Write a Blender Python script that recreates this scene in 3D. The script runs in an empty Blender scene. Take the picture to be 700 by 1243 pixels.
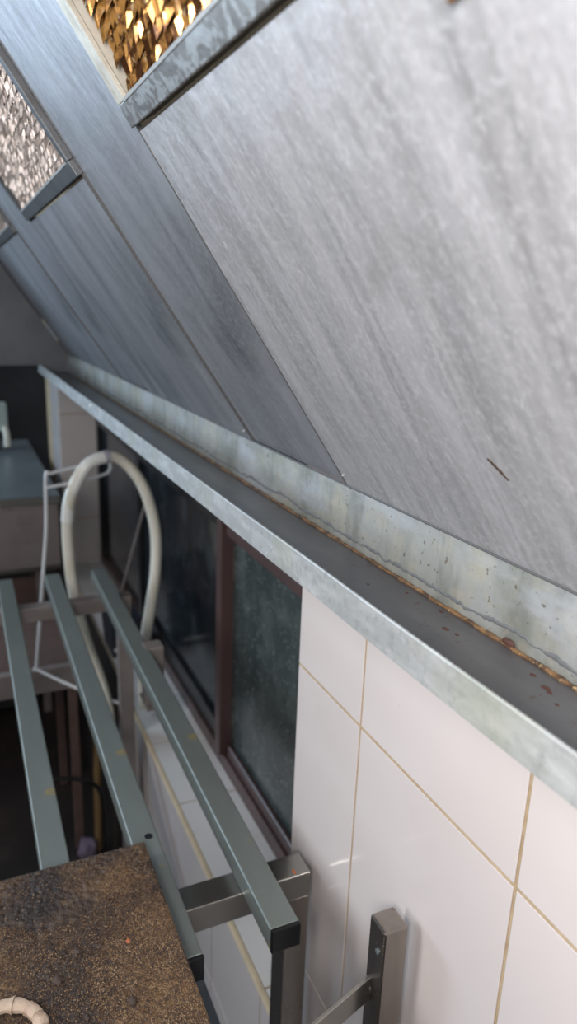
import bpy, bmesh, math, random
from mathutils import Vector, Matrix, noise
random.seed(7)
S = bpy.context.scene
C = S.collection
# ---------------- camera (origin = the phone; x towards tiled wall, y along it, z up)
cd = bpy.data.cameras.new('camera'); cam = bpy.data.objects.new('camera', cd); C.objects.link(cam)
R = ((0.90848, -0.08264, 0.40967), (-0.4164, -0.26249, 0.87046), (0.0356, -0.96139, -0.27288))
cam.matrix_world = Matrix(((R[0][0], -R[0][1], -R[0][2], 0), (R[1][0], -R[1][1], -R[1][2], 0),
                           (R[2][0], -R[2][1], -R[2][2], 0), (0, 0, 0, 1)))
cd.sensor_fit = 'AUTO'; cd.sensor_width = 36.0; cd.lens = 873.8 / 1243 * 36
cd.clip_start = 0.02; cd.clip_end = 50
cd.dof.use_dof = True; cd.dof.focus_distance = 0.83; cd.dof.aperture_fstop = 4.0
S.camera = cam
# ---------------- world, lights, exposure
w = bpy.data.worlds.new('world'); S.world = w; w.use_nodes = True
w.node_tree.nodes['Background'].inputs[0].default_value = (0.60, 0.66, 0.75, 1)
w.node_tree.nodes['Background'].inputs[1].default_value = 0.50
def area(name, loc, target, size, power, col, size_y=None):
    l = bpy.data.lights.new(name, 'AREA'); l.energy = power; l.color = col; l.size = size
    if size_y: l.shape = 'RECTANGLE'; l.size_y = size_y
    o = bpy.data.objects.new(name, l); C.objects.link(o); o.location = loc
    o.rotation_euler = (Vector(target) - Vector(loc)).to_track_quat('-Z', 'Y').to_euler()
    return o
area('near_key_light', (-0.22, -0.20, 0.10), (0.30, 0.30, 0.05), 0.35, 17, (1.0, 0.94, 0.92))  # unseen key placed by the camera to brighten the near hood
area('left_fill_light', (-1.9, 0.9, 0.35), (0.45, 0.7, -0.3), 0.5, 29, (1.0, 0.96, 0.95), 1.8)  # unseen fill added on the left to lift wall and hood
area('daylight', (-2.2, 4.2, 0.0), (0.4, 1.6, -0.1), 1.4, 62, (0.62, 0.80, 1.0))
S.view_settings.view_transform = 'Standard'; S.view_settings.look = 'None'
S.view_settings.gamma = 1.0; S.view_settings.use_curve_mapping = False
S.view_settings.exposure = 0.1

# ---------------- materials
def mat(name, base=(.5, .5, .5), rough=.5, metal=0.0, spots=(), bump=None, rough_var=0.0, coat=0, spec=.5):
    """spots: (scale vector, noise detail, lo, hi, colour, strength, distortion)"""
    m = bpy.data.materials.new(name); m.use_nodes = True
    nt = m.node_tree; b = nt.nodes['Principled BSDF']
    b.inputs['Roughness'].default_value = rough; b.inputs['Metallic'].default_value = metal
    b.inputs['Coat Weight'].default_value = coat; b.inputs['Specular IOR Level'].default_value = spec
    tc = nt.nodes.new('ShaderNodeTexCoord')
    rgb = nt.nodes.new('ShaderNodeRGB'); rgb.outputs[0].default_value = (*base, 1)
    cur = rgb.outputs[0]
    for i, (sc, det, lo, hi, col, st, dist) in enumerate(spots):
        mp = nt.nodes.new('ShaderNodeMapping'); mp.inputs['Scale'].default_value = sc if hasattr(sc, '__len__') else (sc,) * 3
        mp.inputs['Location'].default_value = (i * 3.7, i * 1.9, i * 5.1)
        nt.links.new(tc.outputs['Object'], mp.inputs[0])
        n = nt.nodes.new('ShaderNodeTexNoise'); n.inputs['Scale'].default_value = 1; n.inputs['Detail'].default_value = det
        n.inputs['Distortion'].default_value = dist; n.inputs['Roughness'].default_value = .6
        nt.links.new(mp.outputs[0], n.inputs['Vector'])
        mr = nt.nodes.new('ShaderNodeMapRange'); mr.inputs[1].default_value = lo; mr.inputs[2].default_value = hi
        mr.inputs[4].default_value = st
        nt.links.new(n.outputs['Fac'], mr.inputs[0])
        mx = nt.nodes.new('ShaderNodeMix'); mx.data_type = 'RGBA'
        nt.links.new(mr.outputs[0], mx.inputs[0]); nt.links.new(cur, mx.inputs[6]); mx.inputs[7].default_value = (*col, 1)
        cur = mx.outputs[2]
    nt.links.new(cur, b.inputs['Base Color'])
    if bump:
        sc, det, st, d = bump
        mp = nt.nodes.new('ShaderNodeMapping'); mp.inputs['Scale'].default_value = sc if hasattr(sc, '__len__') else (sc,) * 3
        nt.links.new(tc.outputs['Object'], mp.inputs[0])
        n = nt.nodes.new('ShaderNodeTexNoise'); n.inputs['Scale'].default_value = 1; n.inputs['Detail'].default_value = det
        nt.links.new(mp.outputs[0], n.inputs['Vector'])
        bp = nt.nodes.new('ShaderNodeBump'); bp.inputs['Strength'].default_value = st; bp.inputs['Distance'].default_value = d
        nt.links.new(n.outputs['Fac'], bp.inputs['Height']); nt.links.new(bp.outputs[0], b.inputs['Normal'])
        if rough_var:
            mr = nt.nodes.new('ShaderNodeMapRange'); mr.inputs[3].default_value = rough - rough_var; mr.inputs[4].default_value = rough + rough_var
            nt.links.new(n.outputs['Fac'], mr.inputs[0]); nt.links.new(mr.outputs[0], b.inputs['Roughness'])
    return m
M = {}
M['sheet'] = mat('galvanised_sheet', (.49, .495, .51), .45, .45, (
    ((1.6, 15, 4), 6, .46, .72, (.24, .245, .25), .60, .5),      # greasy runs down the slope
    ((3, 55, 6), 4, .48, .72, (.25, .25, .25), .50, .2),
    ((1.1, 34, 6), 3, .62, .72, (.20, .20, .195), .40, .15),
    ((150, 150, 150), 3, .48, .72, (.62, .63, .65), .55, 0),
    ((9, 22, 9), 6, .60, .70, (.62, .63, .65), .30, 1.0),
    ((6, 5, 5), 6, .66, .78, (.52, .43, .38), .5, .5),
    ((16, 55, 14), 3, .68, .72, (.74, .75, .77), .5, 1.5),
    ((4, 7, 4), 5, .60, .75, (.27, .27, .25), .6, .8)), ((9, 16, 9), 8, .4, .015), .07)
M['sheet_far'] = mat('dark_galvanised_sheet', (.345, .36, .385), .40, .45, (  # darker, bluer grey than the near sheet, with dark blotches
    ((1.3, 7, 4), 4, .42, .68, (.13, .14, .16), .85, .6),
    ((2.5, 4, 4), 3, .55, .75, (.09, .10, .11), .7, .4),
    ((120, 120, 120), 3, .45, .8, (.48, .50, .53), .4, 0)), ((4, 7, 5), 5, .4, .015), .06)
M['sheet_end'] = mat('dark_grey_end_sheet', (.13, .14, .15), .5, .4, ((4, 4, .45, .7, (.08, .085, .09), .7, .3),))  # darker grey than the other hood sheets
M['seam'] = mat('dark_seam', (.085, .085, .085), .5, .2)  # near black; colours in the shadow line at the sheet joints
M['strip'] = mat('chalky_galvanised_strip', (.30, .315, .30), .5, .3, (
    ((3, 7, 2.5), 5, .46, .62, (.20, .215, .185), .85, .3),
    ((3, 28, 4), 4, .52, .66, (.16, .17, .15), .6, .2),
    ((22, 22, 22), 6, .48, .66, (.38, .36, .28), .6, .4),
    ((6, 5, 12), 5, .50, .62, (.38, .41, .44), .6, 0),
    ((120, 120, 120), 2, .66, .72, (.10, .08, .05), .8, 0)), (60, 4, .3, .003))
M['lip'] = mat('zinc_lip', (.38, .40, .395), .5, .4, (
    ((40, 12, 40), 5, .45, .68, (.58, .60, .60), .7, .3),
    ((90, 90, 90), 3, .5, .75, (.24, .26, .26), .6, 0),
    ((4, 5, 4), 4, .55, .68, (.36, .38, .28), .5, 0)), (150, 3, .2, .002))
M['trough'] = mat('dull_greasy_trough', (.11, .11, .117), .33, .4, (
    ((8, 2, 8), 5, .45, .7, (.19, .19, .19), .7, .3),
    ((70, 70, 70), 3, .64, .70, (.10, .05, .03), .8, 0)), (30, 4, .25, .003))
M['stain'] = mat('dried_tide_stain', (.14, .15, .155), .6, .2)
M['rust'] = mat('rusty_weld_bead', (.20, .115, .05), .45, .1, (
    (40, 4, .42, .6, (.055, .032, .022), .9, 0), (160, 2, .6, .7, (.50, .36, .18), .8, 0)), (200, 3, .6, .003))
M['tile'] = mat('glossy_white_tile', (.66, .61, .59), .2, 0, (
    ((4, 4, 4), 3, .4, .7, (.60, .555, .53), .5, 0), ((9, 9, 3), 4, .60, .75, (.52, .46, .38), .5, 0), ((150, 150, 150), 2, .76, .79, (.35, .27, .2), .5, 0)), (6, 2, .05, .01), 0, .3)
M['grout'] = mat('yellowed_grout', (.46, .36, .23), .8, 0, ((30, 4, .4, .65, (.34, .25, .15), .8, 0),))
M['sill_tile'] = mat('sill_tile', (.74, .73, .71), .25, 0, ((12, 4, .55, .75, (.5, .47, .43), .5, 0),))
M['sill_trim'] = mat('cream_trim', (.70, .58, .40), .5, 0, ((20, 3, .5, .7, (.5, .40, .28), .5, 0),))
M['wood'] = mat('maroon_window_frame', (.070, .042, .040), .35, 0, (((8, 8, 2), 4, .4, .7, (.11, .06, .055), .7, 0),))
M['black'] = mat('black_plastic', (.008, .008, .009), .3, 0)
M['glass'] = mat('dirty_dark_glass', (.040, .055, .054), .18, 0, (
    (9, 6, .45, .70, (.11, .13, .125), .7, .3), (90, 3, .60, .70, (.28, .31, .30), .6, 0)), None)
M['glass_dark'] = mat('dark_glass', (.012, .016, .020), .15, 0, (
    (7, 6, .50, .75, (.06, .075, .08), .7, .3), (70, 3, .66, .74, (.14, .16, .16), .4, 0)), None)
M['steel'] = mat('brushed_steel_tube', (.36, .345, .315), .25, .92, (
    ((30, 3, 30), 4, .45, .7, (.28, .29, .27), .5, 0), (25, 4, .70, .75, (.40, .28, .10), .7, 0)))
M['rail'] = mat('grey_green_steel_rail', (.19, .215, .20), .46, .4, (
    ((22, 5, 22), 4, .45, .7, (.22, .25, .235), .6, 0), (16, 4, .68, .74, (.36, .27, .10), .8, 0)), ((120, 8, 120), 3, .1, .001), .06)
M['post'] = mat('warm_stained_steel', (.36, .32, .285), .25, .95, (
    ((30, 30, 4), 4, .45, .7, (.22, .20, .18), .6, 0), (60, 3, .68, .74, (.10, .08, .06), .6, 0)), (80, 3, .1, .001), .06)
M['far_steel'] = mat('tarnished_steel', (.34, .30, .28), .4, .5, ((6, 4, .45, .7, (.2, .17, .16), .6, 0),))
M['counter'] = mat('dull_counter_top', (.20, .24, .25), .35, .4, ((6, 4, .45, .7, (.14, .17, .18), .6, 0),))
M['floor'] = mat('dark_greasy_floor', (.020, .014, .012), .6, 0, ((7, 5, .5, .7, (.05, .035, .025), .6, 0),))
M['room'] = mat('dark_room_wall', (.014, .013, .014), .7, 0, ((2, 4, .5, .7, (.03, .03, .03), .6, 0),))
M['hose'] = mat('milky_rubber_hose', (.66, .65, .56), .38, 0, ((10, 3, .5, .7, (.55, .50, .38), .6, 0),))
M['wire'] = mat('white_coated_wire', (.60, .62, .63), .35, 0)
M['brown'] = mat('brown_painted_steel', (.13, .085, .07), .5, .1, ((14, 4, .45, .7, (.07, .045, .035), .6, 0),))
M['crust'] = mat('charred_greasy_crust', (.045, .029, .022), .55, 0, (
    ((6, 6, 6), 5, .44, .58, (.17, .10, .045), .9, .5),
    ((60, 60, 60), 5, .50, .64, (.15, .105, .065), .4, .4),
    ((8, 8, 8), 4, .50, .60, (.028, .022, .020), .9, .3)), ((150, 150, 150), 6, 1.0, .004))
M['crumb_a'] = mat('tan_crumb', (.32, .225, .13), .7, 0, ((50, 2, .4, .6, (.20, .12, .055), .8, 0),))
M['crumb_b'] = mat('dark_crumb', (.055, .036, .027), .7, 0)
M['crumb_d'] = mat('brown_crumb', (.16, .085, .038), .6, 0, ((50, 2, .4, .6, (.09, .055, .03), .8, 0),))
M['crumb_c'] = mat('orange_crumb', (.42, .13, .05), .6, 0)
M['ring'] = mat('pale_crumbly_clay', (.48, .38, .29), .8, 0, ((60, 4, .45, .65, (.35, .24, .17), .8, 0),), (150, 4, .5, .003))
M['grease'] = mat('brown_grease', (.12, .07, .035), .35)
M['frame'] = mat('worn_filter_frame', (.34, .34, .33), .38, .7, (
    ((60, 60, 60), 6, .47, .53, (.15, .135, .12), .85, .3), (14, 4, .5, .7, (.34, .33, .30), .5, 0)), (80, 3, .2, .002))
M['frame_cream'] = mat('greasy_cream_frame', (.60, .58, .50), .4, .3, (((20, 50, 20), 4, .45, .7, (.34, .30, .22), .7, 0),), (80, 3, .2, .002))
M['frame_dark'] = mat('smoky_filter_frame', (.085, .09, .095), .4, .4, (((20, 20, 20), 4, .45, .7, (.05, .05, .05), .7, 0),))
M['gold'] = mat('grease_gilded_mesh', (.48, .25, .07), .2, .6, (
    (38, 3, .42, .56, (.06, .022, .009), .97, 0), (85, 2, .60, .70, (.66, .50, .30), .8, 0)), None)
M['silver'] = mat('silvery_filter_mesh', (.42, .38, .355), .36, .6, (
    (40, 3, .45, .65, (.27, .22, .19), .8, 0), (80, 2, .6, .7, (.75, .74, .73), .8, 0)), None)
M['filter_back'] = mat('dark_filter_core', (.05, .022, .012), .4, .2, ((40, 3, .5, .6, (.16, .07, .02), .8, 0),))
M['filter_back_grey'] = mat('grey_filter_core', (.20, .17, .16), .4, .3)

# ---------------- geometry helpers
def link(name, me, m=None, parent=None, mw=None):
    o = bpy.data.objects.new(name, me); C.objects.link(o)
    if m and me and not me.materials: me.materials.append(m)
    if parent is not None:
        o.parent = parent
        o.matrix_parent_inverse = Matrix.Identity(4)
        o.matrix_basis = parent['_mw_inv'] @ (mw or Matrix.Identity(4)) if False else inv_of(parent) @ (mw or Matrix.Identity(4))
    elif mw: o.matrix_world = mw
    WM[o.name] = mw or Matrix.Identity(4)
    return o
WM = {}
def inv_of(p): return WM[p.name].inverted()
def tag(o, label=None, cat=None, group=None, kind=None):
    for k, v in (('label', label), ('category', cat), ('group', group), ('kind', kind)):
        if v: o[k] = v
    return o
def empty(name, loc, label, cat, group=None, rot=None):
    mw = Matrix.Translation(loc) @ (rot or Matrix.Identity(4))
    o = link(name, None, mw=mw); o.empty_display_size = .05
    return tag(o, label, cat, group)
def bm_box(bm, lo, hi, bev=0.0, seg=1):
    r = bmesh.ops.create_cube(bm, size=1.0)
    lo = Vector(lo); hi = Vector(hi); c = (lo + hi) / 2; d = hi - lo
    for v in r['verts']: v.co = Vector((v.co.x * d.x, v.co.y * d.y, v.co.z * d.z)) + c
    if bev:
        es = {e for v in r['verts'] for e in v.link_edges}
        bmesh.ops.bevel(bm, geom=list(es), offset=bev, segments=seg, affect='EDGES', profile=.6)
def finish(bm, name, smooth=False):
    me = bpy.data.meshes.new(name); bm.to_mesh(me); bm.free()
    if smooth:
        for p in me.polygons: p.use_smooth = True
        me.set_sharp_from_angle(angle=math.radians(40))
    return me
def box(name, lo, hi, m, parent=None, bev=0.0, seg=1, rotm=None, smooth=False):
    """box between world corners lo, hi; its origin is the centre of its base. rotm: box coordinates are local to rotm"""
    lo = Vector(lo); hi = Vector(hi); c = Vector(((lo.x + hi.x) / 2, (lo.y + hi.y) / 2, lo.z))
    bm = bmesh.new(); bm_box(bm, lo - c, hi - c, bev, seg)
    me = finish(bm, name, smooth)
    return link(name, me, m, parent, (rotm or Matrix.Identity(4)) @ Matrix.Translation(c))
def prism(name, prof, y0, y1, m, parent=None):
    """closed XZ profile swept along y (world coordinates)"""
    bm = bmesh.new(); c = Vector((prof[0][0], y0, prof[0][1]))
    a = [bm.verts.new(Vector((x, y0, z)) - c) for x, z in prof]; b = [bm.verts.new(Vector((x, y1, z)) - c) for x, z in prof]
    bm.faces.new(a); bm.faces.new(b[::-1])
    for i in range(len(a)): bm.faces.new((a[i], b[i], b[(i + 1) % len(a)], a[(i + 1) % len(a)]))
    bmesh.ops.recalc_face_normals(bm, faces=bm.faces)
    return link(name, finish(bm, name), m, parent, Matrix.Translation(c))
def catmull(P, n=8):
    P = [Vector(p) for p in P]; out = []
    for i in range(len(P) - 1):
        p0 = P[max(i - 1, 0)]; p1 = P[i]; p2 = P[i + 1]; p3 = P[min(i + 2, len(P) - 1)]
        for k in range(n):
            t = k / n
            out.append(.5 * ((2 * p1) + (p2 - p0) * t + (2 * p0 - 5 * p1 + 4 * p2 - p3) * t * t + (3 * p1 - p0 - 3 * p2 + p3) * t ** 3))
    out.append(P[-1]); return out
def tube(name, P, r, m, parent=None, seg=12, jitter=0.0, inner=0.0, flat=1.0):
    P = [Vector(p) for p in P]; o = P[0]; bm = bmesh.new(); rings = []
    t0 = (P[1] - P[0]).normalized(); up = Vector((0, 0, 1)) if abs(t0.z) < .9 else Vector((1, 0, 0))
    u = t0.cross(up).normalized()
    for i, p in enumerate(P):
        t = (P[min(i + 1, len(P) - 1)] - P[max(i - 1, 0)]).normalized()
        u = (u - t * u.dot(t)).normalized(); v = t.cross(u)
        rr = r * (1 + jitter * noise.noise(p * 90))
        rings.append([bm.verts.new(p - o + rr * (math.cos(a) * u + flat * math.sin(a) * v)) for a in [2 * math.pi * k / seg for k in range(seg)]])
    for a, b in zip(rings, rings[1:]):
        for k in range(seg): bm.faces.new((a[k], a[(k + 1) % seg], b[(k + 1) % seg], b[k]))
    bm.faces.new(rings[0][::-1]); bm.faces.new(rings[-1])
    bmesh.ops.recalc_face_normals(bm, faces=bm.faces)
    return link(name, finish(bm, name, True), m, parent, Matrix.Translation(o))

# ================= SETTING
GR = M['grout']
def wall_block(name, lo, hi, m=GR):
    return tag(box(name, lo, hi, m), kind='structure')
WX = 0.502      # masonry face; tiles stand 2 mm proud at x = 0.500
wall = wall_block('wall_right', (WX, -0.9, -2.1), (0.80, 1.0, 0.9))
low = wall_block('wall_right_below_window', (WX, 1.0, -2.1), (0.80, 3.962, -1.434))
lintel = wall_block('wall_right_above_window', (WX, 1.0, -0.20), (0.80, 3.962, 0.9))
pier = wall_block('wall_right_pier', (WX, 3.962, -2.1), (0.80, 4.5, 0.9))
tag(box('floor', (-3.0, -3.0, -2.15), (1.5, 6.6, -2.1), M['floor']), kind='structure')
tag(box('wall_left', (-3.1, -3.0, -2.1), (-3.0, 6.6, 0.9), M['room']), kind='structure')
tag(box('wall_back', (-3.0, 6.5, -2.1), (1.5, 6.6, 0.9), M['room']), kind='structure')
# tiles on the wall: 0.327 wide, 0.582 high
cols = [-0.192, 0.135, 0.462, 0.7895, 1.0]
rows = [-2.10, -1.749, -1.167, -0.585, -0.003]
g = 0.0026
def tile(lo, hi, parent, m='tile'):
    d = [hi[i] - lo[i] for i in range(3)]
    return box('tile', lo, hi, M[m], parent, min(.0009, min(d) * .45), 2)
for a, b in zip(cols, cols[1:]):
    for c, d in zip(rows, rows[1:]):
        tile((0.500, a + g, c + g), (WX, b - g, d - g), wall)
c2 = [1.0] + [1.0 + .1165 + .327 * k for k in range(0, 10)]
c2 = [y for y in c2 if y < 3.95] + [3.962]
for a, b in zip(c2, c2[1:]):
    tile((0.500, a + g, -2.1 + g), (WX, b - g, -1.749 - g), low)
    tile((0.500, a + g, -1.749 + g), (WX, b - g, -1.447), low)
    tile((0.512, a + g, -1.434), (0.610, b - g, -1.431), low, 'sill_tile')
    tile((0.614, a + g, -1.434), (0.690, b - g, -1.431), low, 'sill_tile')
box('sill_nosing', (0.4985, 1.0, -1.446), (0.5105, 3.962, -1.4305), M['sill_trim'], low, .002, 2)
for c, d in zip([-1.434, -1.167, -0.585], [-1.167, -0.585, -0.2]):
    tile((0.503, 3.960, c + g), (0.690, 3.962, d - g), pier)
for c, d in zip([-1.749, -1.167, -0.585], [-1.167, -0.585, -0.003]):
    tile((0.500, 3.965, c + g), (WX, 4.29, d - g), pier)
# window: maroon frame at the back of the recess
win = empty('window_1', (0.72, 1.0, -1.434), None, None); win['kind'] = 'structure'; win['label'] = 'maroon-framed sliding window with dirty dark panes in the tiled recess'
box('window_sill_rail', (0.690, 1.0, -1.434), (0.760, 3.962, -1.385), M['wood'], win, .004, 2)
box('window_transom', (0.690, 1.0, -0.645), (0.750, 1.89, -0.610), M['wood'], win, .004, 2)
box('window_transom', (0.690, 1.89, -0.640), (0.750, 3.962, -0.610), M['black'], win, .004, 2)
box('window_head_rail', (0.690, 1.0, -0.245), (0.760, 3.962, -0.20), M['wood'], win, .004, 2)
box('window_stile', (0.690, 1.0, -1.385), (0.760, 1.045, -0.245), M['wood'], win, .004, 2)
box('window_stile', (0.690, 3.917, -1.385), (0.760, 3.962, -0.245), M['black'], win, .004, 2)
box('window_mullion', (0.676, 1.890, -1.385), (0.745, 1.935, -0.245), M['wood'], win, .004, 2)
box('window_mullion', (0.695, 3.00, -1.385), (0.745, 3.05, -0.245), M['black'], win, .004, 2)
for a, b, gm in ((1.045, 1.890, 'glass'), (1.935, 3.0, 'glass_dark'), (3.05, 3.917, 'glass_dark')):
    box('window_pane', (0.716, a, -1.385), (0.721, b, -0.650), M[gm], win)
    box('window_pane', (0.716, a, -0.610), (0.721, b, -0.245), M[gm], win)
# dark sash edge along the bottom of the far sash
box('sash_rail', (0.700, 1.936, -1.385), (0.7155, 3.0, -1.32), M['black'], win, .003, 1)
box('sash_rail', (0.700, 1.046, -1.385), (0.7155, 1.889, -1.345), M['wood'], win, .003, 1)

# ================= RANGE HOOD
A = math.radians(55.5)
U = Vector((-math.cos(A), 0, math.sin(A))); N = Vector((-math.sin(A), 0, -math.cos(A)))   # up the slope; out of the sheet
P0 = Vector((0.488, 0, -0.235))
SL = Matrix(((U.x, 0, N.x, P0.x), (0, 1, 0, 0), (U.z, 0, N.z, P0.z), (0, 0, 0, 1)))       # slope frame: x up-slope, y along, z out
HE = 3.5
hood = empty('range_hood', (0.488, -0.6, -0.235), 'long grey galvanised extractor hood with sloping back above the tiled wall', 'range hood')
def sheet(name, u0, u1, y0, y1, z, m, th=.0015, warp=.0012, nu=24, ny=24):
    """slightly buckled sheet with thickness, in the slope frame"""
    bm = bmesh.new(); g_ = []
    for i in range(nu + 1):
        row = []
        for j in range(ny + 1):
            u = u0 + (u1 - u0) * i / nu; y = y0 + (y1 - y0) * j / ny
            ed = min(i, nu - i, j, ny - j) / 3; ed = min(1, ed)
            row.append(bm.verts.new((u - u0, y - y0, z + warp * ed * noise.noise(Vector((u * 5, y * 6, z * 100))))))
        g_.append(row)
    top = []
    for i in range(nu):
        for j in range(ny): top.append(bm.faces.new((g_[i][j], g_[i + 1][j], g_[i + 1][j + 1], g_[i][j + 1])))
    r = bmesh.ops.extrude_face_region(bm, geom=top)
    bmesh.ops.translate(bm, verts=[v for v in r['geom'] if isinstance(v, bmesh.types.BMVert)], vec=(0, 0, -th))
    bmesh.ops.recalc_face_normals(bm, faces=bm.faces)
    return link(name, finish(bm, name, True), m, hood, SL @ Matrix.Translation((u0, y0, 0)))
UT = 1.08
bays = [(0.085, 0.846), (1.20, 1.96), (2.32, 3.08)]
FU0, FU1 = 0.505, 0.985
for k, (a, b) in enumerate(bays):
    m = M['sheet'] if k == 0 else M['sheet_far']
    a2 = a if k else -0.6
    sheet('lower_sheet', 0.0, FU0 - .006, a2, b, 0.0, m, warp=.004 if k == 0 else .003)
    sheet('upper_sheet', FU1 + .006, UT, a2, b, 0.0, m, nu=6)
mull = [(0.8475, 1.1985), (1.9615, 2.3185), (3.0815, HE)]
sheet('divider_sheet', FU0 - .006, FU1 + .006, -0.6, 0.083, 0.0, M['sheet'])
for a, b in mull: sheet('divider_sheet', 0.0, UT, a, b, -0.0035, M['sheet_far'])
for y in (0.8468, 1.1992, 1.9608, 2.3192, 3.0808):  # thin dark strips drawing the shade where the sheets step
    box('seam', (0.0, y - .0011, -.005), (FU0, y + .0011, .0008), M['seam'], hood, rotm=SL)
for y, u in ((0.838, .022), (1.215, .02), (1.975, .10)):
    bm = bmesh.new(); bmesh.ops.create_uvsphere(bm, u_segments=10, v_segments=6, radius=.0022)
    link('rivet', finish(bm, 'rivet', True), M['lip'], hood, SL @ Matrix.Translation((u, y, .001)))
# grease streak near the bottom of the main sheet: a dark gouge
bm = bmesh.new()
gp = [(0.0, 0.0002), (.006, .0007), (.0105, .0019), (.013, .0010), (.018, .0014), (.026, .0003)]
l = [bm.verts.new((u, w_, 0)) for u, w_ in gp]; r = [bm.verts.new((u, -w_, 0)) for u, w_ in gp]; t = [bm.verts.new((u, 0, .0012)) for u, w_ in gp]
for i in range(5):
    bm.faces.new((l[i], l[i + 1], t[i + 1], t[i])); bm.faces.new((t[i], t[i + 1], r[i + 1], r[i]))
gm = mat('burnt_drip', (.035, .018, .008), .8, 0, (), None, 0, 0, .1)
link('grease_drip', finish(bm, 'grease_drip'), gm, hood, SL @ Matrix.Translation((0.1255, 0.4535, .0012)) @ Matrix.Rotation(math.radians(41), 4, 'Z'))
# fold where the slope turns down into the back strip
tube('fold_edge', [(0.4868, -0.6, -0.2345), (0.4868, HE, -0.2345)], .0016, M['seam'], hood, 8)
top = P0 + U * UT
prism('top_sheet', [(top.x, top.z), (top.x, top.z + .003), (-0.45, top.z + .003), (-0.45, top.z)], -0.6, HE, M['sheet_far'], hood)
prism('end_sheet', [(0.4885, -0.288), (0.4885, -0.236), (top.x, top.z - .001), (-0.45, top.z - .001), (-0.45, -0.288)], HE + .001, HE + .004, M['sheet_end'], hood)
box('end_flange', (-0.45, HE - .012, -0.292), (0.36, HE + .0005, -0.286), M['sheet_end'], hood)
# gutter
gut = box('gutter_trough', (0.3655, -0.6, -0.3225), (0.4905, HE, -0.3205), M['trough'], hood)
box('gutter_back_strip', (0.4885, -0.6, -0.3205), (0.4905, HE, -0.237), M['strip'], gut)
box('gutter_end_cap', (0.3675, HE - .003, -0.3205), (0.4884, HE, -0.24), M['sheet_end'], gut)
# front lip, hemmed along the top
bm = bmesh.new(); ny = 400; prev = None
prof = [(0.0, 0.0), (0.0, .037), (.0008, .0385), (.0028, .0385), (.0036, .0372), (.0036, .033), (.0022, .033), (.0022, 0.0)]
for j in range(ny + 1):
    y = -0.6 + 4.095 * (j / ny) ** 1.3
    sg = .0009 * noise.noise(Vector((0, y * 3, 7))); rg = .0007 * noise.noise(Vector((1, y * 70, 2)))
    ring = [bm.verts.new((x + sg, y + .6, z + (rg if .03 < z < .038 and x > .003 else 0) + sg)) for x, z in prof]
    if prev:
        for i in range(len(prof)): bm.faces.new((prev[i], ring[i], ring[(i + 1) % 8], prev[(i + 1) % 8]))
    prev = ring
bmesh.ops.recalc_face_normals(bm, faces=bm.faces)
link('gutter_lip', finish(bm, 'gutter_lip'), M['lip'], gut, Matrix.Translation((0.3632, -0.6, -0.3226)))
# weld bead and its ragged stain
P = [(0.4855 + .0010 * noise.noise(Vector((y * 25, 0, 0))), y, -0.3190 + .0012 * noise.noise(Vector((y * 40, 3, 0)))) for y in [-.6 + 3.8 * (i / 700) ** 1.4 for i in range(701)]]
tube('rusty_bead', P, .0026, M['rust'], gut, 8, .6)
bm = bmesh.new(); prev = None
for i in range(900):
    y = -.1 + 3.2 * (i / 900) ** 1.5
    h = .0125 + .006 * noise.noise(Vector((y * 9, 5, 0))) + .0035 * noise.noise(Vector((y * 60, 1, 0))) + .0025 * noise.noise(Vector((y * 150, 1, 0)))
    wd = max(.0012, .0042 + .0045 * noise.noise(Vector((y * 33, 9, 0))))
    a = bm.verts.new((0, y + .1, h)); b = bm.verts.new((-.0006, y + .1, h + wd * .5)); c = bm.verts.new((0, y + .1, h + wd))
    if prev: bm.faces.new((prev[0], a, b, prev[1])); bm.faces.new((prev[1], b, c, prev[2]))
    prev = (a, b, c)
link('tide_stain', finish(bm, 'tide_stain'), M['stain'], gut, Matrix.Translation((0.4883, -.1, -0.3205)))
def blob(name, loc, s, m, parent, seed=0, sub=2):
    bm = bmesh.new(); bmesh.ops.create_icosphere(bm, subdivisions=sub, radius=1)
    for v in bm.verts:
        k = 1 + .45 * noise.noise(v.co * 1.7 + Vector((seed, 0, 0))); v.co = Vector((v.co.x * s[0] * k, v.co.y * s[1] * k, v.co.z * s[2] * k))
    return link(name, finish(bm, name, True), m, parent, Matrix.Translation(loc))
rm = mat('rust_flake', (.07, .03, .022), .5)
blob('rust_lump', (0.4855, 0.502, -0.3175), (.003, .010, .006), rm, gut, 3)
for i, (x, y, s) in enumerate([(.455, .545, .0025), (.452, .56, .0035), (.468, .448, .003), (.462, .425, .004), (.459, .418, .0025), (.475, .60, .003), (.44, .7, .002), (.47, .66, .002), (.45, .40, .002)]):
    blob('grease_spot', (x, y, -0.3204), (s, s * 1.5, .0008), rm, gut, i, 1)
blob('solder_spot', (0.3625, 2.16, -0.298), (.004, .010, .009), M['wire'], gut, 2, 1)

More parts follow.
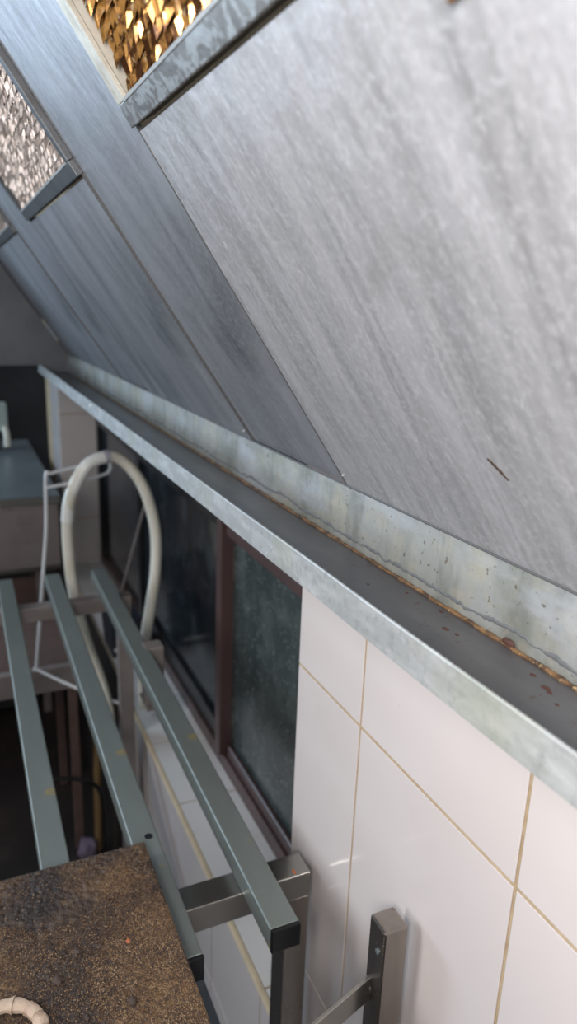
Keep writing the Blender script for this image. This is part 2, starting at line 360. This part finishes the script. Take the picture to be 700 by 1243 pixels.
# ================= GREASE FILTERS
def mesh_scales(u0, u1, y0, y1, cu, cy, seed, depth):
    rnd = random.Random(seed); bm = bmesh.new()
    nu = int((u1 - u0) / cu); ny = int((y1 - y0) / cy)
    for i in range(nu):
        for j in range(ny):
            u = u0 + (i + .5) * cu; y = y0 + (j + .5 + (.5 if i % 2 else 0)) * cy
            if y > y1 - cy * .4: continue
            z = depth * noise.noise(Vector((u * 30, y * 30, seed))) + rnd.uniform(-.0012, .0012)
            a = rnd.uniform(-.35, .35); ca, sa = math.cos(a), math.sin(a)
            def q(du, dy, dz):
                return bm.verts.new((u + ca * du - sa * dy, y + sa * du + ca * dy, z + dz))
            w_ = cy * rnd.uniform(.34, .50); L = cu * rnd.uniform(.75, 1.0)
            tip = q(-L * 1.05, 0, .0085 + rnd.uniform(0, .005)); bl = q(cu * .45, -w_, 0); br = q(cu * .45, w_, 0)
            ridge = q(cu * .10, 0, .0065 + rnd.uniform(0, .002)); ml = q(-cu * .1, -w_ * .95, .001); mr = q(-cu * .1, w_ * .95, .001)
            for f in ((bl, ridge, ml), (ml, ridge, tip), (br, mr, ridge), (mr, tip, ridge), (bl, br, ridge)): bm.faces.new(f)
    return bm
def make_filter(k, y0, y1, label, fm, fbot, mm, core):
    fw, z0, z1 = .020, -.026, .007
    sw = .030 if k == 0 else .022
    t = empty('grease_filter', SL @ Vector((FU0, (y0 + y1) / 2, z0)), label, 'filter', 'mesh grease filters in the hood')
    a, b = y0 + .002, y1 - .002
    box('bottom_frame', (FU0, a, z0), (FU0 + fw + .004, b, z1), M[fbot], t, .0012, 2, SL)
    box('top_frame', (FU1 - fw, a, z0), (FU1, b, z1), M[fbot], t, .0012, 2, SL)
    box('side_frame', (FU0 + fw + .004, a, z0), (FU1 - fw, a + sw, z1), M[fm], t, .0012, 2, SL)
    box('side_frame', (FU0 + fw + .004, b - sw, z0), (FU1 - fw, b, z1), M[fm], t, .0012, 2, SL)
    # raised inner hem of the frame
    box('frame_hem', (FU0 + fw + .002, a + sw - .003, z1 - .004), (FU0 + fw + .006, b - sw + .003, z1 + .0012), M['lip'], t, .0008, 1, SL)
    box('frame_hem', (FU0 + fw + .004, b - sw - .003, z1 - .004), (FU1 - fw, b - sw + .001, z1 + .0012), M['frame_cream' if k == 0 else fm], t, .0008, 1, SL)
    box('filter_core', (FU0 + fw + .004, a + sw, z0 + .002), (FU1 - fw, b - sw, z0 + .006), M[core], t, rotm=SL)
    for lay, dz in ((0, -.018), (1, -.0085)):
        bm = mesh_scales(.006, FU1 - FU0 - 2 * fw - .006, .004 + lay * .003, b - a - 2 * sw - .004, .0112, .0112, k * 3 + lay, .004)
        o = link('expanded_metal_mesh', finish(bm, 'expanded_metal_mesh'), M[mm], t, SL @ Matrix.Translation((FU0 + fw + .004, a + sw, dz)))
        o['kind'] = 'stuff'
    return t
make_filter(0, *bays[0], 'nearest grease filter, its wire mesh gilded amber brown with old grease', 'frame_cream', 'frame', 'gold', 'filter_back')
make_filter(1, *bays[1], 'middle grease filter with silvery pink-grey mesh and dark bottom frame', 'frame_dark', 'frame_dark', 'silver', 'filter_back_grey')
make_filter(2, *bays[2], 'farthest grease filter, cut off at the left edge of the photo', 'frame_dark', 'frame_dark', 'silver', 'filter_back_grey')

# ================= STEEL TUBE RACK
rack = empty('tube_rack', (0.25, 1.5, -2.1), 'grey steel square-tube rack with three long rails beside the tiled wall', 'rack')
ZR = -0.913      # top of cross bars, underside of rails
rails = [(0.060, 0.105, 0.62), (0.206, 0.253, 0.765), (0.356, 0.402, 0.765)]
for x0, x1, y0 in rails:      # the rails run very slightly out of parallel with the wall
    T = Matrix.Translation((x0, y0, ZR)) @ Matrix.Rotation(math.radians(-.65), 4, 'Z')
    rl = box('rail', (0, 0, 0), (x1 - x0, 2.34 - y0, .040), M['rail'], rack, .0035, 3, T)
    box('end_cap', (-.0004, -.007, .0005), (x1 - x0 + .0004, 0, .0405), M['black'], rl, .002, 2, T)
hole = bmesh.new(); bmesh.ops.create_cone(hole, cap_ends=True, segments=20, radius1=.007, radius2=.007, depth=.0006)
link('bolt_hole', finish(hole, 'bolt_hole'), M['black'], rack, Matrix.Translation((.240, 1.020, ZR + .0403)))
box('cross_bar', (-0.30, 0.882, ZR - .049), (0.482, 0.932, ZR), M['steel'], rack, .003, 3)
box('cross_bar', (-0.30, 2.165, ZR - .045), (0.470, 2.210, ZR), M['far_steel'], rack, .003, 3)
box('post', (0.436, 0.884, -2.1), (0.482, 0.930, ZR - .049), M['post'], rack, .003, 3)
box('post', (0.425, 2.167, -2.1), (0.470, 2.209, ZR - .045), M['far_steel'], rack, .003, 3)
box('post', (-0.30, 0.884, -2.1), (-0.255, 0.930, ZR - .049), M['post'], rack, .003, 3)
box('post', (-0.30, 2.167, -2.1), (-0.255, 2.209, ZR - .045), M['far_steel'], rack, .003, 3)
box('bracket', (0.400, 1.70, -1.04), (0.452, 1.745, -0.872), M['far_steel'], rack, .004, 2)
box('bracket_foot', (0.400, 1.68, -1.045), (0.470, 1.775, -1.040), M['far_steel'], rack)
blob('tar_spot', SL @ Vector((.4590, .322, .001)), (.003, .006, .003), M['grease'], hood, 8)
blob('orange_drop', (0.455, 0.893, ZR + .0005), (.003, .006, .001), M['crumb_c'], rack, 6, 1)
# separate corner post of the stove guard, near the camera
guard = empty('corner_post', (0.462, 0.626, -2.1), 'short square steel post with rounded flat top, standing against the white tiles', 'post')
box('post_tube', (0.4445, 0.608, -2.1), (0.4815, 0.645, -0.767), M['post'], guard, .005, 4)
Bm = Matrix.Translation((0.4445, 0.634, -0.900)) @ Matrix.Rotation(math.radians(197), 4, 'Z')
box('flat_brace', (0.0, -.003, 0.0), (0.50, .003, .040), M['steel'], guard, .001, 1, Bm)
blob('weld', (0.4440, 0.634, -0.885), (.004, .006, .015), M['post'], guard, 4)
bm = bmesh.new(); bmesh.ops.create_cone(bm, cap_ends=True, segments=14, radius1=.0035, radius2=.0035, depth=.003)
link('rivet', finish(bm, 'rivet'), M['counter'], guard, Matrix.Translation((0.4440, 0.620, -0.805)) @ Matrix.Rotation(math.pi / 2, 4, 'Y'))

# perforated strip under the middle rail
perf = empty('perforated_tray', (0.252, 0.72, -1.0), 'black perforated metal strip hanging below the capped rail end', 'tray')
box('tray_body', (0.215, 0.55, -1.03), (0.277, 0.86, -1.0), mat('blue_black_metal', (.11, .13, .15), .4, .2), perf, .002, 1)
for i in range(10):
    bm = bmesh.new(); bmesh.ops.create_cone(bm, cap_ends=True, segments=14, radius1=.006, radius2=.006, depth=.0012)
    link('hole', finish(bm, 'hole'), M['black'], perf, Matrix.Translation((0.258, .57 + i * .03, -.9996)))

# ================= CRUSTED BOARD
BT = -0.838
board = empty('charred_board', (-0.12, 0.65, ZR + .040), 'thick dark board crusted with burnt brown crumbs, lying on the rack rails', 'board')
bx0, bx1, by0, by1 = -0.42, 0.2215, 0.60, 0.972
bm = bmesh.new(); nx, ny = 220, 200; G = []
def crust_h(x, y):
    v = Vector((x, y, 0))
    rough = .5 + .5 * noise.noise(v * 7 + Vector((3, 1, 0)))
    return .0020 * noise.noise(v * 25) + (.0010 + .0022 * rough) * (noise.noise(v * 130) + .6 * noise.noise(v * 260))
for i in range(nx + 1):
    row = []
    for j in range(ny + 1):
        x = bx0 + (bx1 - bx0) * i / nx; y = by0 + (by1 - by0) * j / ny
        e = min(1, min(nx - i, i, ny - j, j) / 3)
        row.append(bm.verts.new((x + .12, y - .65, BT - (ZR + .040) + crust_h(x, y) * e - (1 - e) * .002)))
    G.append(row)
tops = [bm.faces.new((G[i][j], G[i + 1][j], G[i + 1][j + 1], G[i][j + 1])) for i in range(nx) for j in range(ny)]
r = bmesh.ops.extrude_face_region(bm, geom=tops)
base_f = [v for v in r['geom'] if isinstance(v, bmesh.types.BMVert)]
# the extruded copy becomes the underside
for v in base_f: v.co.z = 0.0
bmesh.ops.recalc_face_normals(bm, faces=bm.faces)
link('slab', finish(bm, 'slab', True), M['crust'], board, Matrix.Translation((-0.12, 0.65, ZR + .040)))
def crumbs(name, n, m, smin, smax, seed, thr):
    rnd = random.Random(seed); vs = []; fs = []
    k = 0
    while k < n:
        x = rnd.uniform(-0.12, bx1 - .003); y = rnd.uniform(0.60, by1 - .003)
        d = noise.noise(Vector((x * 7, y * 7, 1.3)))
        edge = y > .875 + .05 * d + max(0, x - .12) * 1.2
        if edge and rnd.random() < .93: continue
        if thr is not None and d < thr and rnd.random() < .7: continue
        z = BT + crust_h(x, y); s = rnd.uniform(smin, smax); L = s * rnd.uniform(.9, 1.9)
        ax = Vector((rnd.uniform(-1, 1), rnd.uniform(-1, 1), rnd.uniform(-.1, .7))).normalized()
        sd = ax.cross(Vector((rnd.uniform(-1, 1), rnd.uniform(-1, 1), 1))).normalized(); up = ax.cross(sd)
        c = Vector((x, y, z + s * .4)); b = len(vs)
        for p in (c - ax * L, c + sd * s, c - sd * s * .8 + up * s * .4, c - up * s * .6, c + ax * L): vs.append(p - Vector((.05, .7, BT)))
        fs += [(b, b + 1, b + 2), (b, b + 2, b + 3), (b, b + 3, b + 1), (b + 4, b + 2, b + 1), (b + 4, b + 3, b + 2), (b + 4, b + 1, b + 3)]
        k += 1
    me = bpy.data.meshes.new(name); me.from_pydata(vs, [], fs)
    o = link(name, me, m, board, Matrix.Translation((.05, .7, BT))); o['kind'] = 'stuff'
    return o
crumbs('tan_crumbs', 15000, M['crumb_a'], .0004, .0011, 1, .04)
crumbs('brown_crumbs', 22000, M['crumb_d'], .0003, .0012, 5, -.05)
crumbs('dark_crumbs', 12000, M['crumb_b'], .0005, .0016, 2, None)
for i, (x, y, s) in enumerate([(.155, .79, .003), (.085, .70, .0035), (.09, .80, .005), (.14, .70, .006), (.06, .765, .006)]):
    blob('crumb_lump', (x, y, BT + .002), (s, s * 1.2, s * .7), M['crumb_c'] if i == 0 else M['crumb_b'], board, i)
# pale segmented ring on the board
ring = empty('clay_ring', (-0.012, 0.703, BT), 'pale cracked ring lying on the crusted board at the photo corner', 'ring')
for i in range(16):
    a0 = 2 * math.pi * i / 16; a1 = 2 * math.pi * (i + .965) / 16
    pts = [(-.012 + .046 * math.cos(a0 + (a1 - a0) * t / 5), .703 + .046 * math.sin(a0 + (a1 - a0) * t / 5), BT + .0085) for t in range(6)]
    tube('ring_segment', pts, .0088 + .0012 * math.sin(i * 2.3), M['ring'], ring, 9, .4, flat=.8)

# ================= HOSE, WIRE, SMALL FAR THINGS
hp = [(0.44, 2.12, -2.05), (0.435, 2.16, -1.7), (0.42, 2.225, -1.40), (0.390, 2.25, -1.315), (0.380, 2.32, -1.250), (0.352, 2.38, -1.142), (0.326, 2.42, -0.989), (0.318, 2.44, -0.867), (0.318, 2.44, -0.733), (0.337, 2.42, -0.614), (0.383, 2.42, -0.535), (0.457, 2.43, -0.507), (0.52, 2.44, -0.535), (0.577, 2.42, -0.622), (0.61, 2.4, -0.764), (0.600, 2.36, -0.903), (0.568, 2.31, -1.014), (0.540, 2.27, -1.104), (0.525, 2.26, -1.20), (0.535, 2.30, -1.405)]
hp[0:3] = [(0.395, 1.70, -1.64), (0.385, 1.85, -1.56), (0.380, 2.0, -1.47), (0.384, 2.13, -1.385)]
hose = tube('rubber_hose', catmull(hp, 8), .0195, M['hose'], None, 14)
tag(hose, 'milky white rubber hose looped over the wire hook at the rack end', 'hose')
cuff = tube('hose_sleeve', catmull([(0.318, 2.44, -0.725), (0.326, 2.43, -0.655), (0.345, 2.42, -0.600), (0.383, 2.42, -0.537), (0.42, 2.425, -0.515), (0.452, 2.43, -0.5085)], 6), .0215, mat('white_sleeve', (.74, .76, .72), .3), hose, 14)
tube('hose_clip', catmull([(0.447, 2.429, -0.5095), (0.455, 2.43, -0.5078), (0.463, 2.431, -0.5078)], 3), .0228, mat('grey_clip', (.35, .34, .40), .4), hose, 14)
wr = empty('wire_hook', (0.185, 2.42, -1.249), 'white coated wire hook frame standing behind the far cross bar, hose over it', 'hook')
W1 = [(0.250, 2.42, -0.60), (0.264, 2.42, -0.598), (0.363, 2.44, -0.589), (0.45, 2.465, -0.577), (0.470, 2.47, -0.566), (0.474, 2.47, -0.548), (0.459, 2.47, -0.533), (0.356, 2.45, -0.542), (0.266, 2.42, -0.553)]
tube('hook_loop', catmull(W1, 6), .0058, M['wire'], wr, 8)
W2 = [(0.266, 2.42, -0.553), (0.254, 2.42, -0.562), (0.246, 2.42, -0.735), (0.226, 2.42, -0.909), (0.205, 2.42, -1.089), (0.187, 2.42, -1.240), (0.192, 2.415, -1.252), (0.322, 2.3, -1.297), (0.48, 2.20, -1.345)]
tube('hook_stem', catmull(W2, 6), .0058, M['wire'], wr, 8)
# leaning rod in the window recess
rod = tube('leaning_rod', [(0.575, 3.06, -1.425), (0.680, 2.83, -0.80)], .007, M['far_steel'], None, 8)
tag(rod, 'thin pale rod leaning in the window recess behind the hose', 'rod')
# black pan standing on the sill
pan = empty('black_tub', (0.57, 2.85, -1.431), 'small black tub standing on the window sill behind the rack end', 'tub')
bm = bmesh.new()
lo_ = [(-.065, -.11), (.065, -.11), (.065, .11), (-.065, .11)]
def ringv(s, z): return [bm.verts.new((x * s, y * s, z)) for x, y in lo_]
r0, r1, r2, r3 = ringv(.85, 0), ringv(1, .17), ringv(.94, .17), ringv(.8, .01)
bm.faces.new(r0[::-1]); bm.faces.new(r3)
for a, b in ((r0, r1), (r1, r2), (r2, r3)):
    for i in range(4): bm.faces.new((a[i], a[(i + 1) % 4], b[(i + 1) % 4], b[i]))
bmesh.ops.recalc_face_normals(bm, faces=bm.faces)
link('tub_body', finish(bm, 'tub_body'), mat('blue_black_plastic', (.02, .024, .032), .3), pan, Matrix.Translation((0.57, 2.85, -1.431)))
box('tub_label', (0.52, 2.745, -1.40), (0.61, 2.751, -1.385), M['sill_tile'], pan)
fill_box = empty('dark_filler', (0.46, 2.8, -2.1), 'narrow dark brown cabinet added against the tiles to darken the space behind the far rack post', 'filler')  # made-up dark box covering the lit tile face so this corner stays dark
box('box_body', (0.432, 2.38, -2.1), (0.492, 3.40, -1.42), mat('near_black_brown', (.03, .022, .02), .5), fill_box, .003, 1)
box('filler_top', (0.428, 2.375, -1.42), (0.494, 3.405, -1.41), M['black'], fill_box, .002, 1)
# brown low frame standing behind the rack
uf = empty('low_frame', (0.03, 2.50, -2.1), 'low brown steel stand with flat bar and thin legs in the dark beyond the rack', 'stand')
box('top_bar', (-0.50, 2.485, -1.385), (0.335, 2.515, -1.290), M['far_steel'], uf, .003, 2)
for x in (-0.45, 0.296): box('leg', (x, 2.488, -2.1), (x + .034, 2.512, -1.385), M['brown'], uf, .003, 1)
box('shelf_plate', (-0.50, 2.515, -1.310), (0.335, 2.95, -1.300), M['brown'], uf, .002, 1)
for x in (-0.45, 0.296): box('leg', (x, 2.92, -2.1), (x + .034, 2.944, -1.310), M['brown'], uf, .003, 1)
# sink counter far away
cnt = empty('sink_counter', (-0.1, 3.9, -2.1), 'stainless steel sink counter with dull front panel at the far end', 'counter')
box('counter_top', (-1.4, 3.46, -0.912), (0.424, 5.0, -0.900), M['counter'], cnt, .003, 2)
box('top_edge', (-1.4, 3.452, -0.935), (0.424, 3.460, -0.898), M['steel'], cnt, .002, 1)
box('front_panel', (-1.4, 3.50, -1.262), (0.418, 3.515, -0.912), M['far_steel'], cnt, .003, 1)
box('panel_lip', (-1.4, 3.490, -1.280), (0.418, 3.515, -1.262), M['steel'], cnt, .002, 1)
for x in (-1.38, 0.30):
    for y in (3.56, 4.9): box('leg', (x, y, -2.1), (x + .04, y + .04, -0.912), M['far_steel'], cnt, .003, 1)
box('lower_panel', (-1.4, 3.58, -1.80), (0.35, 3.595, -1.34), M['brown'], cnt, .003, 1)
box('box_body', (-1.4, 3.60, -2.05), (0.28, 4.85, -0.93), M['room'], cnt)
# tap block behind the counter
tap = empty('soap_dispenser', (0.26, 4.6, -0.90), 'pale grey-green box with white spout on the far counter', 'dispenser')
box('dispenser_body', (0.10, 4.62, -0.78), (0.285, 4.75, -0.615), mat('pale_green_plastic', (.34, .40, .37), .5), tap, .008, 2)
box('dispenser_foot', (0.18, 4.66, -0.900), (0.24, 4.72, -0.78), M['black'], tap, .004, 1)
tube('spout', catmull([(0.265, 4.62, -0.76), (0.268, 4.585, -0.77), (0.27, 4.57, -0.80), (0.27, 4.57, -0.86)], 5), .018, M['hose'], tap, 10)
# under the rack: brown leg, pipes and clutter
tag(tube('yellow_pipe', [(0.375, 2.44, -2.085), (0.405, 2.56, -1.64)], .016, mat('ochre', (.16, .10, .04), .5), None, 10), 'ochre yellow stick leaning in the dark clutter beneath the rack', 'stick')
cl = blob('crumpled_bag', (0.330, 2.42, -2.05), (.035, .04, .045), mat('lilac_plastic', (.16, .13, .18), .4), None, 5)
tag(cl, 'small crumpled lilac plastic bag on the floor below the rack', 'bag')
tube_ = tube('dark_cable', catmull([(0.20, 2.30, -1.62), (0.32, 2.30, -1.66), (0.38, 2.33, -1.78), (0.385, 2.34, -2.09)], 6), .008, M['black'], None, 8)
tag(tube_, 'black cable hanging in the gloom beneath the rack', 'cable')
